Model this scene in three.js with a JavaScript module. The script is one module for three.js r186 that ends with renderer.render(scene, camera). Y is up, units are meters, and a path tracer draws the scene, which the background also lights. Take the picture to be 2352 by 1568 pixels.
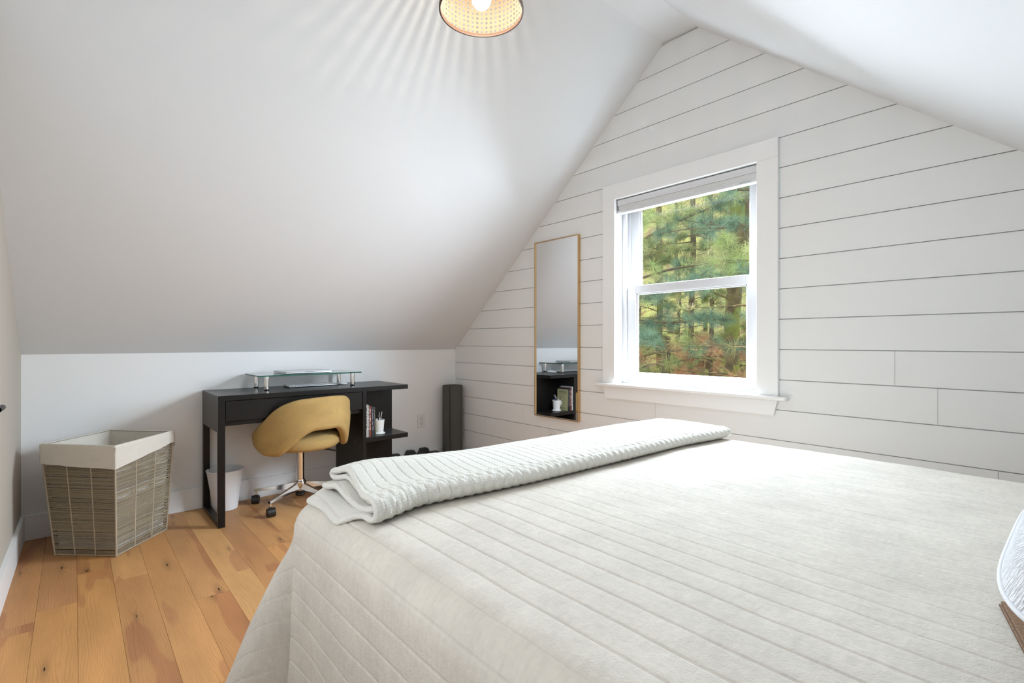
import * as THREE from 'three';
import { RectAreaLightUniformsLib } from 'three/addons/lights/RectAreaLightUniformsLib.js';
import { RoundedBoxGeometry } from 'three/addons/geometries/RoundedBoxGeometry.js';
import { mergeGeometries, mergeVertices, toCreasedNormals } from 'three/addons/utils/BufferGeometryUtils.js';

// ---------------------------------------------------------------- camera, sky, lights, exposure
// x runs along the window wall away from the desk wall, y up, z away from the window wall; metres
const scene = new THREE.Scene();
const camera = new THREE.PerspectiveCamera(2 * Math.atan(784 / 1160.6) * 180 / Math.PI, 2352 / 1568, 0.04, 200);
camera.position.set(3.733, 1.06, 2.5685);
const YAW = 40.92 * Math.PI / 180;
camera.lookAt(3.733 - Math.cos(YAW), 1.06, 2.5685 - Math.sin(YAW));
scene.add(camera);
const renderer = new THREE.WebGLRenderer({ antialias: true });
renderer.toneMapping = THREE.LinearToneMapping;
renderer.toneMappingExposure = 1.26;
renderer.shadowMap.enabled = true;
RectAreaLightUniformsLib.init();
scene.background = new THREE.Color().setRGB(0.95, 0.98, 1.0);   // even overcast sky
scene.backgroundIntensity = 2.3;
// daylight entering through the window opening: sky light slanting in from above the trees
for (let k = 0; k < 8; k++) {
  const windowLight = new THREE.RectAreaLight(new THREE.Color().setRGB(0.83, 0.97, 1.11), 39 * (0.26 + 0.21 * k), 0.82, 0.125);
  windowLight.position.set(2.204, 0.89 + k * 0.125, -0.21);
  windowLight.lookAt(2.204, 0.89 + k * 0.125 - Math.tan(0.86), 0.79);
  windowLight.name = 'window_daylight';
  scene.add(windowLight);
}
// unseen window beside the camera, placed to light the bed's near side and shiplap
const unseenWindowLight2 = new THREE.RectAreaLight(new THREE.Color().setRGB(0.90, 0.97, 1.06), 0.8, 0.78, 0.86);
unseenWindowLight2.position.set(2.96, 1.20, 2.828);
unseenWindowLight2.lookAt(2.96, 1.20, 0);
unseenWindowLight2.name = 'unseen_window_light';
scene.add(unseenWindowLight2);

// ---------------------------------------------------------------- helpers
let seed = 20240611;
const rnd = () => { seed = (seed * 1664525 + 1013904223) >>> 0; return seed / 4294967296; };
const rr = (a, b) => a + (b - a) * rnd();
const V = (x, y, z) => new THREE.Vector3(x, y, z);
const lin = (r, g, b) => new THREE.Color().setRGB(r, g, b);
const srgb = (r, g, b) => new THREE.Color(`rgb(${r},${g},${b})`);
const clamp = (x, a = 0, b = 1) => Math.min(b, Math.max(a, x));
const sm = (a, b, x) => { const t = clamp((x - a) / (b - a)); return t * t * (3 - 2 * t); };
const mix = (a, b, t) => a + (b - a) * t;
function hash(i, j, s) { let h = (i * 374761393 + j * 668265263 + s * 974634777) | 0; h = Math.imul(h ^ (h >>> 13), 1274126177); h ^= h >>> 16; return (h >>> 0) / 4294967296; }
function noise(x, y, s = 0, px = 0, py = 0) {          // value noise, periodic when px, py are set
  const i = Math.floor(x), j = Math.floor(y), u = x - i, v = y - j, a = u * u * (3 - 2 * u), b = v * v * (3 - 2 * v);
  const w = (k, p) => p ? ((k % p) + p) % p : k;
  return mix(mix(hash(w(i, px), w(j, py), s), hash(w(i + 1, px), w(j, py), s), a), mix(hash(w(i, px), w(j + 1, py), s), hash(w(i + 1, px), w(j + 1, py), s), a), b);
}
function fbm(x, y, s, o = 4, px = 0, py = 0) { let t = 0, k = 0.5; for (let i = 0; i < o; i++) { t += k * noise(x, y, s + i, px, py); x *= 2; y *= 2; px *= 2; py *= 2; k *= 0.5; } return t / (1 - Math.pow(0.5, o)); }
function texture(w, h, fn, colour = true) {
  const d = new Uint8Array(w * h * 4);
  for (let j = 0; j < h; j++) for (let i = 0; i < w; i++) { const c = fn(i, j); const k = (j * w + i) * 4; if (typeof c === 'number') { d[k] = d[k + 1] = d[k + 2] = clamp(c) * 255; } else { d[k] = clamp(c[0]) * 255; d[k + 1] = clamp(c[1]) * 255; d[k + 2] = clamp(c[2]) * 255; } d[k + 3] = 255; }
  const t = new THREE.DataTexture(d, w, h); t.wrapS = t.wrapT = THREE.RepeatWrapping; t.magFilter = THREE.LinearFilter; t.minFilter = THREE.LinearMipmapLinearFilter; t.generateMipmaps = true;
  if (colour) t.colorSpace = THREE.SRGBColorSpace; t.needsUpdate = true; return t;
}
const M = (color, roughness = 0.6, extra = {}) => new THREE.MeshPhysicalMaterial({ color, roughness, ...extra });
const names = {};
const numbered = (n) => { const k = names[n] = (names[n] ?? -1) + 1; return k ? `${n}_${String(k).padStart(3, '0')}` : n; };
function mesh(name, geo, mat, parent) { const m = new THREE.Mesh(geo, mat); m.name = name; m.castShadow = m.receiveShadow = true; parent.add(m); return m; }
function thing(name, label, category, pos = [0, 0, 0], group) { const g = new THREE.Group(); g.name = numbered(name); g.position.set(...pos); g.userData = { label, category }; if (group) g.userData.group = group; scene.add(g); return g; }
function single(name, label, category, geo, mat, pos = [0, 0, 0], group) { const m = mesh(numbered(name), geo, mat, scene); m.position.set(...pos); m.userData = { label, category }; if (group) m.userData.group = group; return m; }
function struct(name, label, category) { const g = new THREE.Group(); g.name = name; g.userData = { label, category, kind: 'structure' }; scene.add(g); return g; }
const at = (geo, x = 0, y = 0, z = 0) => geo.translate(x, y, z);
function box(x0, x1, y0, y1, z0, z1, r = 0.002) {
  const w = x1 - x0, h = y1 - y0, d = z1 - z0, g = r ? new RoundedBoxGeometry(w, h, d, 2, Math.min(r, w / 2.01, h / 2.01, d / 2.01)) : new THREE.BoxGeometry(w, h, d);
  return g.translate((x0 + x1) / 2, (y0 + y1) / 2, (z0 + z1) / 2);
}
const prep = (g) => { const n = g.index ? g.toNonIndexed() : g; for (const k of Object.keys(n.attributes)) if (!['position', 'normal', 'uv'].includes(k)) n.deleteAttribute(k); if (!n.attributes.uv) n.setAttribute('uv', new THREE.BufferAttribute(new Float32Array(n.attributes.position.count * 2), 2)); return n; };
const join = (...g) => mergeGeometries(g.flat().map(prep));
function tube(points, r, seg = 0, rad = 8, closed = false) { return new THREE.TubeGeometry(new THREE.CatmullRomCurve3(points.map((p) => p.isVector3 ? p : V(...p)), closed, 'centripetal'), seg || points.length * 6, r, rad, closed); }
function rod(a, b, r, r2 = r, rad = 10) { const A = V(...a), B = V(...b), d = B.clone().sub(A), g = new THREE.CylinderGeometry(r2, r, d.length(), rad, 1); g.applyQuaternion(new THREE.Quaternion().setFromUnitVectors(V(0, 1, 0), d.clone().normalize())); const m = A.add(B).multiplyScalar(0.5); return g.translate(m.x, m.y, m.z); }
const lathe = (pts, n = 40) => new THREE.LatheGeometry(pts.map((p) => new THREE.Vector2(p[0], p[1])), n);
function prism(pts, z0, z1, holes = []) {               // polygon in x,y extruded along z
  const s = new THREE.Shape(pts.map((p) => new THREE.Vector2(p[0], p[1]))); for (const h of holes) s.holes.push(new THREE.Path(h.map((p) => new THREE.Vector2(p[0], p[1]))));
  return new THREE.ExtrudeGeometry(s, { depth: z1 - z0, bevelEnabled: false }).translate(0, 0, z0);
}
function grid(nu, nv, fn, closeU = false) {             // surface from a function of i, j
  const p = [], uv = [], idx = [];
  for (let i = 0; i <= nu; i++) for (let j = 0; j <= nv; j++) { const q = fn(i / nu, j / nv, i, j); p.push(q[0], q[1], q[2]); uv.push(q[3] ?? i / nu, q[4] ?? j / nv); }
  for (let i = 0; i < nu; i++) for (let j = 0; j < nv; j++) { const a = i * (nv + 1) + j, b = a + nv + 1; idx.push(a, b, a + 1, b, b + 1, a + 1); }
  const g = new THREE.BufferGeometry(); g.setAttribute('position', new THREE.Float32BufferAttribute(p, 3)); g.setAttribute('uv', new THREE.Float32BufferAttribute(uv, 2)); g.setIndex(idx); g.computeVertexNormals(); return g;
}

// ---------------------------------------------------------------- materials
const white = lin(0.80, 0.80, 0.79);
const paintBump = texture(256, 256, (i, j) => fbm(i / 6, j / 6, 5, 3, 43, 43), false);
const mWall = M(lin(0.90, 0.90, 0.895), 0.75);
const mCeil = M(lin(0.765, 0.77, 0.77), 0.85);
const mShip = M(lin(0.84, 0.84, 0.83), 0.55);
const mGreige = M(lin(0.50, 0.45, 0.385), 0.8);
const mTrim = M(lin(0.90, 0.90, 0.895), 0.4);
const mVinyl = M(lin(0.68, 0.68, 0.69), 0.4);  // jamb and sash white, toned down in colour to offset the strong window light
const mGlass = M(lin(1, 1, 1), 0, { transmission: 1, thickness: 0, ior: 1.5 });
const mChrome = M(lin(0.78, 0.76, 0.74), 0.12, { metalness: 1 });
const mBlackPlastic = M(lin(0.012, 0.012, 0.012), 0.4);
const mBrass = M(lin(0.62, 0.42, 0.22), 0.3, { metalness: 1 });

// ---------------------------------------------------------------- floor: planks run along x
const woodTones = [[0.785, 0.574, 0.371], [0.756, 0.546, 0.357], [0.806, 0.602, 0.392], [0.743, 0.539, 0.363], [0.798, 0.581, 0.363], [0.771, 0.568, 0.378], [0.813, 0.616, 0.413], [0.728, 0.532, 0.363]];
const mWood = woodTones.map((t, n) => {
  const W = 1024, H = 128, knots = []; const k = 1 + (n % 3);
  for (let q = 0; q < k; q++) knots.push([hash(q, n, 3) * W, (0.2 + 0.6 * hash(q, n, 4)) * H, 0.5 + hash(q, n, 5), hash(q, n, 6) < 0.5]);
  const tex = texture(W, H, (i, j) => {
    const x = i / W, y = j / H;
    let bend = 0, dark = 0, black = 0;
    for (const [kx, ky, ks, crack] of knots) { let dx = (i - kx) / (26 * ks), dy = (j - ky) / (11 * ks); const d = dx * dx + dy * dy; bend += (j > ky ? 1 : -1) * Math.exp(-d * 0.25) * 0.10; dark += Math.exp(-d * 1.2) * 0.3; const c = Math.hypot((i - kx) / (crack ? 5 : 2.6), (j - ky) / (crack ? 1.6 : 2.2)) / ks; black += sm(1.25, 0.8, c); }
    const warp = (fbm(x * 6, y * 2.2, 20 + n, 3) - 0.5) * 0.34 + bend;
    const cath = Math.abs(y - 0.5 - (hash(n, 1, 9) - 0.5) * 0.7 + warp) + x * 0.22 * (n % 2 ? 1 : -1);
    const ring = Math.pow(0.5 + 0.5 * Math.sin(cath * 120 + fbm(x * 30, y * 8, 31 + n, 2) * 2.5), 3);
    const fibre = fbm(x * 40, y * 60, 40 + n, 3) - 0.5, blotch = fbm(x * 7, y * 1.6, 50 + n, 3) - 0.5;
    const heart = sm(0.56, 0.60, fbm(x * 3.1, y * 1.2 + n, 60 + n, 3));     // darker heartwood streaks with an outline of their own
    let v = 1 - 0.06 * ring + 0.06 * fibre + 0.16 * blotch - 0.09 * heart - dark * 0.45;
    return [(t[0] * v + 0.01 * heart) * (1 - black * 0.9), (t[1] * v - 0.015 * heart) * (1 - black * 0.9), (t[2] * v - 0.015 * ring) * (1 - black * 0.88)];
  });
  tex.repeat.set(1 / 2.1, 1 / 0.1228);
  return M(lin(1, 1, 1), 0.42, { map: tex, specularIntensity: 0.4 });
});
const floor = struct('floor', 'honey coloured knotty wood plank floor', 'floor');
mesh('subfloor', box(-0.15, 4.62, -0.12, -0.016, -0.15, 3.05, 0), M(lin(0.12, 0.07, 0.04), 0.9), floor);
const FZ = 2.681, FW = 0.1228, wallFrontZ = (x) => 2.781 + 0.018 * x;
{
  const joints = { '-1': [1.18], '0': [1.02], '1': [2.4], '2': [0.9, 2.9], '3': [1.95], '4': [1.32], '5': [2.1] };
  for (let k = -2; k < 23; k++) {
    const z1 = FZ - FW * k, z0 = z1 - FW, zz0 = Math.max(z0, -0.01), zz1 = z1; if (zz1 <= 0.0) break;
    const cuts = [0, ...(joints[k] ?? [rr(0.5, 1.9), rr(2.3, 3.8)]), 4.47];
    for (let c = 0; c + 1 < cuts.length; c++) {
      const g = box(cuts[c] + 0.0004, cuts[c + 1] - 0.0004, -0.016, 0, zz0 + 0.0004, zz1 - 0.0004, 0), p = g.attributes.position, uv = g.attributes.uv, ox = rnd() * 2.1, flip = rnd() < 0.5 ? -1 : 1;
      for (let i = 0; i < p.count; i++) uv.setXY(i, p.getX(i) * flip + ox, (p.getZ(i) - z0) * 0.985);
      mesh('plank', g, mWood[Math.floor(rnd() * 8)], floor);
    }
  }
}

// ---------------------------------------------------------------- room shell
const KH = 0.99, SL = 0.85, RX = 4.469, FL = [2.107, 2.781], FR = [2.309, 2.776], SR = (FR[1] - KH) / (RX - FR[0]);
const ceilAt = (x) => x < FL[0] ? KH + SL * x : x > FR[0] ? KH + SR * (RX - x) : 2.78;
const ceiling = struct('ceiling', 'white sloping attic ceiling with a narrow flat ridge', 'ceiling');
mesh('slope_panel', prism([[0, KH], [FL[0], FL[1]], [FL[0], FL[1] + 0.16], [-0.14, KH + 0.03]], -0.15, 3.02), mCeil, ceiling);
mesh('ridge_panel', prism([[FL[0], FL[1]], [FR[0], FR[1]], [FR[0], FR[1] + 0.16], [FL[0], FL[1] + 0.16]], -0.15, 3.02), mCeil, ceiling);
mesh('slope_panel', prism([[FR[0], FR[1]], [RX, KH], [RX + 0.14, KH + 0.03], [FR[0], FR[1] + 0.16]], -0.15, 3.02), mCeil, ceiling);
const wallL = struct('wall_left', 'low white knee wall behind the desk', 'wall');
mesh('plaster', box(-0.14, 0, -0.12, KH + 0.03, -0.15, 3.0, 0), mWall, wallL);
const wallR = struct('wall_right', 'low white knee wall behind the bed head', 'wall');
mesh('plaster', box(RX, RX + 0.14, -0.12, KH + 0.03, -0.15, 3.02, 0), mWall, wallR);
// beige wall on the camera's side, slightly out of square, with a door beyond the frame
const gable = (m) => [[-m, -0.02], [RX + m, -0.02], [RX + m, KH], [FR[0] + m / 2, FR[1] + m], [FL[0] - m / 2, FL[1] + m], [-m, KH]];
const shear = (g) => { const p = g.attributes.position; for (let i = 0; i < p.count; i++) p.setZ(i, p.getZ(i) + wallFrontZ(p.getX(i))); g.computeVertexNormals(); return g; };
const DX0 = 1.50, DX1 = 2.26, DH = 2.03;
const W2 = [2.56, 3.36, 0.76, 1.64];
const wallF = struct('wall_front', 'beige painted wall with a white door', 'wall');
mesh('plaster', shear(prism(gable(0.02), 0, 0.12, [[[DX0, -0.01], [DX0, DH], [DX1, DH], [DX1, -0.01]], [[W2[0], W2[2]], [W2[0], W2[3]], [W2[1], W2[3]], [W2[1], W2[2]]]])), mGreige, wallF);
const door = struct('door_1', 'white panelled door in the beige wall', 'door');
mesh('door_leaf', shear(box(DX0 + 0.003, DX1 - 0.003, 0.006, DH - 0.003, 0.015, 0.05, 0)), mTrim, door);
for (const [a, b] of [[0.10, 0.85], [0.98, 1.9]]) mesh('door_panel', shear(box(DX0 + 0.12, DX1 - 0.12, a, b, 0.011, 0.02, 0)), mTrim, door);
for (const g of [box(DX0 - 0.07, DX0, 0, DH + 0.07, -0.016, 0.05, 0), box(DX1, DX1 + 0.07, 0, DH + 0.07, -0.016, 0.05, 0), box(DX0, DX1, DH, DH + 0.07, -0.016, 0.05, 0)]) mesh('door_casing', shear(g), mTrim, door);
{
  const k = new THREE.Group(); k.name = 'door_handle'; k.position.set(1.60, 0.857, wallFrontZ(1.60) + 0.011); door.add(k);
  mesh('rose', new THREE.CylinderGeometry(0.026, 0.026, 0.01, 28).rotateX(Math.PI / 2).translate(0, 0, -0.005), mBlackPlastic, k);
  mesh('lever', join(rod([0, 0, 0], [0, 0, -0.085], 0.009, 0.009, 14), tube([[0.01, 0, -0.082], [-0.03, 0.001, -0.085], [-0.075, 0, -0.085]], 0.0085, 14, 12), new THREE.SphereGeometry(0.0085, 14, 10).translate(-0.075, 0, -0.085)), mBlackPlastic, k);
}
const unseenWin2 = struct('window_2', 'unseen white window beside the camera that lights the bed and shiplap', 'window');  // out of view; placed to light the quilt drop and the shiplap wall
for (const g of [box(W2[0] - 0.07, W2[0], W2[2] - 0.07, W2[3] + 0.07, -0.016, 0.04, 0), box(W2[1], W2[1] + 0.07, W2[2] - 0.07, W2[3] + 0.07, -0.016, 0.04, 0), box(W2[0], W2[1], W2[3], W2[3] + 0.07, -0.016, 0.04, 0), box(W2[0] - 0.09, W2[1] + 0.09, W2[2] - 0.02, W2[2], -0.03, 0.04, 0)]) mesh('casing', shear(g), mTrim, unseenWin2);
for (const [a, b] of [[W2[2], 1.21], [1.19, W2[3]]]) { mesh('sash_frame', shear(join(box(W2[0], W2[0] + 0.04, a, b, 0.05, 0.08, 0), box(W2[1] - 0.04, W2[1], a, b, 0.05, 0.08, 0), box(W2[0], W2[1], a, a + 0.04, 0.05, 0.08, 0), box(W2[0], W2[1], b - 0.04, b, 0.05, 0.08, 0))), mVinyl, unseenWin2); mesh('pane', shear(new THREE.PlaneGeometry(W2[1] - W2[0], b - a).translate((W2[0] + W2[1]) / 2, (a + b) / 2, 0.065)), mGlass, unseenWin2); }
// baseboards
const bbL = struct('baseboard_left', 'white baseboard below the knee wall', 'baseboard');
mesh('board', box(0, 0.015, 0, 0.135, 0.0, 2.79, 0.003), mTrim, bbL);
const bbF = struct('baseboard_front', 'white baseboard along the beige wall', 'baseboard');
mesh('board', shear(box(0.0, DX0 - 0.07, 0, 0.135, -0.015, 0, 0)), mTrim, bbF);
mesh('board', shear(box(DX1 + 0.07, RX, 0, 0.135, -0.015, 0, 0)), mTrim, bbF);
const bbR = struct('baseboard_right', 'white baseboard behind the bed head', 'baseboard');
mesh('board', box(RX - 0.015, RX, 0, 0.135, 0, 2.82, 0.003), mTrim, bbR);

// window wall: backing plus one mesh per shiplap board
const WX0 = 1.764, WX1 = 2.640, WY0 = 0.795, WY1 = 1.948;
const wallB = struct('wall_back', 'white shiplap gable wall with a window', 'wall');
mesh('backing', prism(gable(0.1), -0.16, -0.012, [[[WX0 - 0.012, WY0 - 0.02], [WX0 - 0.012, WY1 + 0.012], [WX1 + 0.012, WY1 + 0.012], [WX1 + 0.012, WY0 - 0.02]]]), mShip, wallB);
{
  const P = 0.1457, Y0 = 0.0015, gap = 0.0038;
  const cutsAt = { 2: [0.441, 2.9], 4: [2.05], 5: [3.328], 6: [3.19], 0: [1.8], 1: [3.0], 3: [0.9, 3.5] };
  for (let n = 0; n < 20; n++) {
    const a = Y0 + P * n + (n ? gap / 2 : 0), b = Math.min(Y0 + P * (n + 1) - gap / 2, 2.776); if (a > 2.76) break;
    const L = (y) => y > KH ? (y - KH) / SL : 0, R = (y) => y > KH ? RX - (y - KH) / SR : RX;
    let spans = [[null, null]];
    if (b > WY0 && a < WY1) spans = [[null, WX0 - 0.02], [WX1 + 0.02, null]];
    for (const c of cutsAt[n] ?? []) spans = spans.flatMap(([s, e]) => ((s === null || c > s) && (e === null || c < e)) ? [[s, c - 0.0006], [c + 0.0006, e]] : [[s, e]]);
    for (const [s, e] of spans) {
      const poly = [[s ?? L(a), a], [e ?? R(a), a]];
      if (e === null && a < KH && b > KH) poly.push([RX, KH]);
      poly.push([e ?? R(b), b], [s ?? L(b), b]);
      if (s === null && a < KH && b > KH) poly.push([0, KH]);
      mesh('shiplap_board', prism(poly, -0.012, 0), mShip, wallB);
    }
  }
}
// window
const win = struct('window_1', 'white double hung window looking into pine trees', 'window');
const cas = 0.019;
mesh('casing', box(1.673, WX0 + 0.004, 0.795, WY1 + 0.0, 0, cas, 0.0025), mTrim, win);
mesh('casing', box(WX1 - 0.004, 2.737, 0.795, WY1 + 0.0, 0, cas, 0.0025), mTrim, win);
mesh('casing', box(1.673, 2.737, WY1, 2.043, 0, cas, 0.0025), mTrim, win);
mesh('stool', box(1.628, 2.782, 0.778, 0.797, -0.10, 0.045, 0.006), mTrim, win);
mesh('apron', prism([[1.676, 0.778], [1.694, 0.703], [2.716, 0.703], [2.734, 0.778]], 0, 0.017), mTrim, win);
mesh('jamb', box(WX0 - 0.012, WX0, 0.795, WY1, -0.16, 0, 0.001), mVinyl, win);
mesh('jamb', box(WX1, WX1 + 0.012, 0.795, WY1, -0.16, 0, 0.001), mVinyl, win);
mesh('jamb', box(WX0 - 0.012, WX1 + 0.012, WY1, WY1 + 0.012, -0.16, 0, 0.001), mVinyl, win);
mesh('sill', box(WX0, WX1, 0.775, 0.812, -0.17, -0.075, 0.003), mVinyl, win);
for (const s of [0, 1]) { const X = s ? WX1 : WX0, d = s ? -1 : 1, x = (o) => X + d * o; const bx = (o0, o1, z0, z1) => box(Math.min(x(o0), x(o1)), Math.max(x(o0), x(o1)), 0.80, WY1, z0, z1, 0.001); mesh('track', join(bx(0, 0.012, -0.155, -0.068), bx(0.012, 0.03, -0.078, -0.068), bx(0.012, 0.03, -0.120, -0.113), bx(0.012, 0.03, -0.160, -0.150)), mVinyl, win); }
function sash(y0, y1, z0, z1, railB, railT) {
  const g = new THREE.Group(); g.name = 'sash'; win.add(g); const x0 = 1.782, x1 = 2.622, st = 0.076, zi = (z0 + z1) / 2;
  mesh('stile', box(x0, x0 + st, y0, y1, z0, z1, 0.003), mVinyl, g); mesh('stile', box(x1 - st, x1, y0, y1, z0, z1, 0.003), mVinyl, g);
  mesh('rail', box(x0 + st, x1 - st, y0, y0 + railB, z0, z1, 0.003), mVinyl, g); mesh('rail', box(x0 + st, x1 - st, y1 - railT, y1, z0, z1, 0.003), mVinyl, g);
  const gx0 = x0 + st, gx1 = x1 - st, gy0 = y0 + railB, gy1 = y1 - railT, t = 0.008;
  mesh('glazing_bead', join(box(gx0, gx0 + t, gy0, gy1, zi - 0.004, zi + 0.010, 0.002), box(gx1 - t, gx1, gy0, gy1, zi - 0.004, zi + 0.010, 0.002), box(gx0, gx1, gy0, gy0 + t, zi - 0.004, zi + 0.010, 0.002), box(gx0, gx1, gy1 - t, gy1, zi - 0.004, zi + 0.010, 0.002)), mVinyl, g);
  const pane = mesh('pane', new THREE.PlaneGeometry(gx1 - gx0, gy1 - gy0).translate((gx0 + gx1) / 2, (gy0 + gy1) / 2, zi), mGlass, g);
  return g;
}
sash(0.812, 1.408, -0.113, -0.078, 0.048, 0.050);
sash(1.360, WY1, -0.150, -0.120, 0.045, 0.05);
{
  const b = thing('window_blind', 'white cellular blind raised to the top of the window', 'blind', [2.202, 1.86, 0]);
  const w = 0.432, mBl = M(lin(0.82, 0.82, 0.82), 0.7);
  mesh('head_rail', box(-w, w, 0.048, 0.083, -0.052, -0.006, 0.003), mVinyl, b);
  const pl = []; for (let i = 0; i < 5; i++) pl.push(box(-w + 0.004, w - 0.004, 0.020 + i * 0.0055, 0.0253 + i * 0.0055, -0.05, -0.014 - (i % 2) * 0.002, 0.002));
  mesh('folded_fabric', join(pl), mBl, b);
  mesh('bottom_rail', box(-w, w, 0, 0.020, -0.052, -0.010, 0.004), mVinyl, b);
  mesh('pull_tab', box(0.335, 0.395, 0.007, 0.0095, -0.012, -0.0075, 0.0008), M(lin(0.25, 0.25, 0.26), 0.5), b);
}

// ---------------------------------------------------------------- bed, quilt, throw, pillow
const BX0 = 2.42, BX1 = 4.44, BZ0 = 0.58, BZ1 = 2.17, BY = 0.68;
{
  const bed = thing('bed', 'queen bed hidden under the quilt', 'bed', [3.43, 0, 1.375]);
  const mM = M(lin(0.75, 0.74, 0.72), 0.9), mL = M(lin(0.25, 0.14, 0.07), 0.5);
  mesh('mattress', box(-0.955, 1.0, 0.33, 0.648, -0.745, 0.745, 0.06), mM, bed);
  mesh('base', box(-0.95, 1.0, 0.13, 0.33, -0.735, 0.735, 0.015), mM, bed);
  for (const x of [-0.88, 0.93]) for (const z of [-0.67, 0.67]) mesh('leg', rod([x, 0, z], [x, 0.13, z], 0.022, 0.03, 14), mL, bed);
}
const linenC = texture(512, 512, (i, j) => { const a = fbm(i / 14, j / 5, 3, 3, 0, 0), b = fbm(i / 5, j / 16, 4, 3, 0, 0), c = fbm(i / 64, j / 64, 6, 3, 8, 8), sp = noise(i / 2.2, j / 2.2, 15) > 0.993 ? 0.08 : 0; const v = 0.905 + 0.03 * (a - 0.5) + 0.05 * (b - 0.5) + 0.06 * (c - 0.5) - sp; return [v, v * 0.985, v * 0.955]; });
linenC.repeat.set(1.9, 1.9);
const linenB = texture(512, 512, (i, j) => 0.4 * noise(i / 1.6, j / 1.6, 3, 320, 320) + 0.6 * fbm(i / 16, j / 12, 4, 3, 32, 0) + 0.5 * Math.abs(fbm(i / 32, j / 20, 8, 3, 16, 0) - 0.5), false);
linenB.repeat.set(2, 2);
const mQuilt = M(lin(0.82, 0.785, 0.74), 0.95, { map: linenC, bumpMap: linenB, bumpScale: 0.0010, sheen: 0.3, sheenRoughness: 0.8, side: THREE.DoubleSide });
const QR = 0.07, SP = 0.0545;
function quiltPoint(a, b) {                 // a along x, b along z, measured over the cloth
  const ix = BX0 + QR, iz0 = BZ0 + QR, iz1 = BZ1 - QR;
  const ox = Math.max(0, ix - a), oz = b > iz1 ? b - iz1 : b < iz0 ? b - iz0 : 0, d = Math.hypot(ox, oz), px = Math.max(a, ix), pz = clamp(b, iz0, iz1);
  // padding between the seams
  const ph = ((b / SP) % 1 + 1) % 1, e = Math.min(ph, 1 - ph) * SP, puff = 0.0020 * mix(0.3, 1, sm(1.5, 1.95, b)) * (1 - Math.exp(-Math.pow(e / 0.0024, 2))) ;
  const wr = 0.006 * (fbm(a * 3.1, b * 4.2, 70, 3) - 0.5) + 0.0035 * (fbm(a * 9, b * 26, 72, 3) - 0.5) * sm(2.0, 0.9, b) + 0.002 * (fbm(a * 14, b * 9, 75, 2) - 0.5);
  if (d < 1e-6) return [a, BY + puff + wr - 0.006 * sm(0.4, 0, a - ix) , b];
  const nx = -ox / d, nz = oz / d, arc = QR * Math.PI / 2;
  const th = Math.atan2(ox, Math.abs(oz));                    // 0 at the long side, 90 degrees at the foot
  const ear = oz > 0 ? Math.exp(-Math.pow((th - 0.95) / 0.5, 2)) : 0.3;
  const fl = 0.05 + 0.16 * th / 1.57 + 0.36 * ear - (oz > 0 ? 0.16 * Math.exp(-Math.pow((th - 0.30) / 0.16, 2)) : 0);
  let r, y;
  if (d < arc) { const q = d / QR; r = QR * Math.sin(q); y = BY - QR * (1 - Math.cos(q)); r += puff * Math.sin(q); y += puff * Math.cos(q); y -= 0.006 * sm(0.4, 0, a - ix); }
  else { const h = d - arc, k = Math.sqrt(1 + fl * fl); y = BY - QR - 0.006 - h / k; const wave = 0.016 * sm(0, 0.3, h) * (fbm(a * 5 + 3, b * 1.2, 90, 2) - 0.5) * 2; r = QR + fl * h / k * sm(0, 0.25, h + 0.12) + puff + wave + wr * 0.8; if (y < 0.05) y = 0.05 - (0.05 - y) * 0.02; }
  return [px + nx * r, y + (d < arc ? wr : 0), pz + nz * r];
}
{
  const a0 = BX0 + QR - 0.66, a1 = BX1, b0 = BZ0 + QR - 0.5, b1 = BZ1 - QR + 0.72;
  const bs = []; for (let k = Math.floor(b0 / SP); k <= Math.ceil(b1 / SP); k++) for (const o of [-0.0052, -0.0026, 0, 0.0026, 0.0052, 0.0165, 0.0272, 0.038]) { const v = k * SP + o; if (v >= b0 && v <= b1) bs.push(v); }
  const na = 120;
  const g = grid(na, bs.length - 1, (u, v, i, j) => { const a = mix(a0, a1, Math.pow(u, 0.92)), b = bs[j], q = quiltPoint(a, b); return [q[0], q[1], q[2], a, b]; });
  const quilt = single('quilt', 'pale linen channel quilted bedspread hanging over the bed', 'bedspread', g, mQuilt);
}
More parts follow.
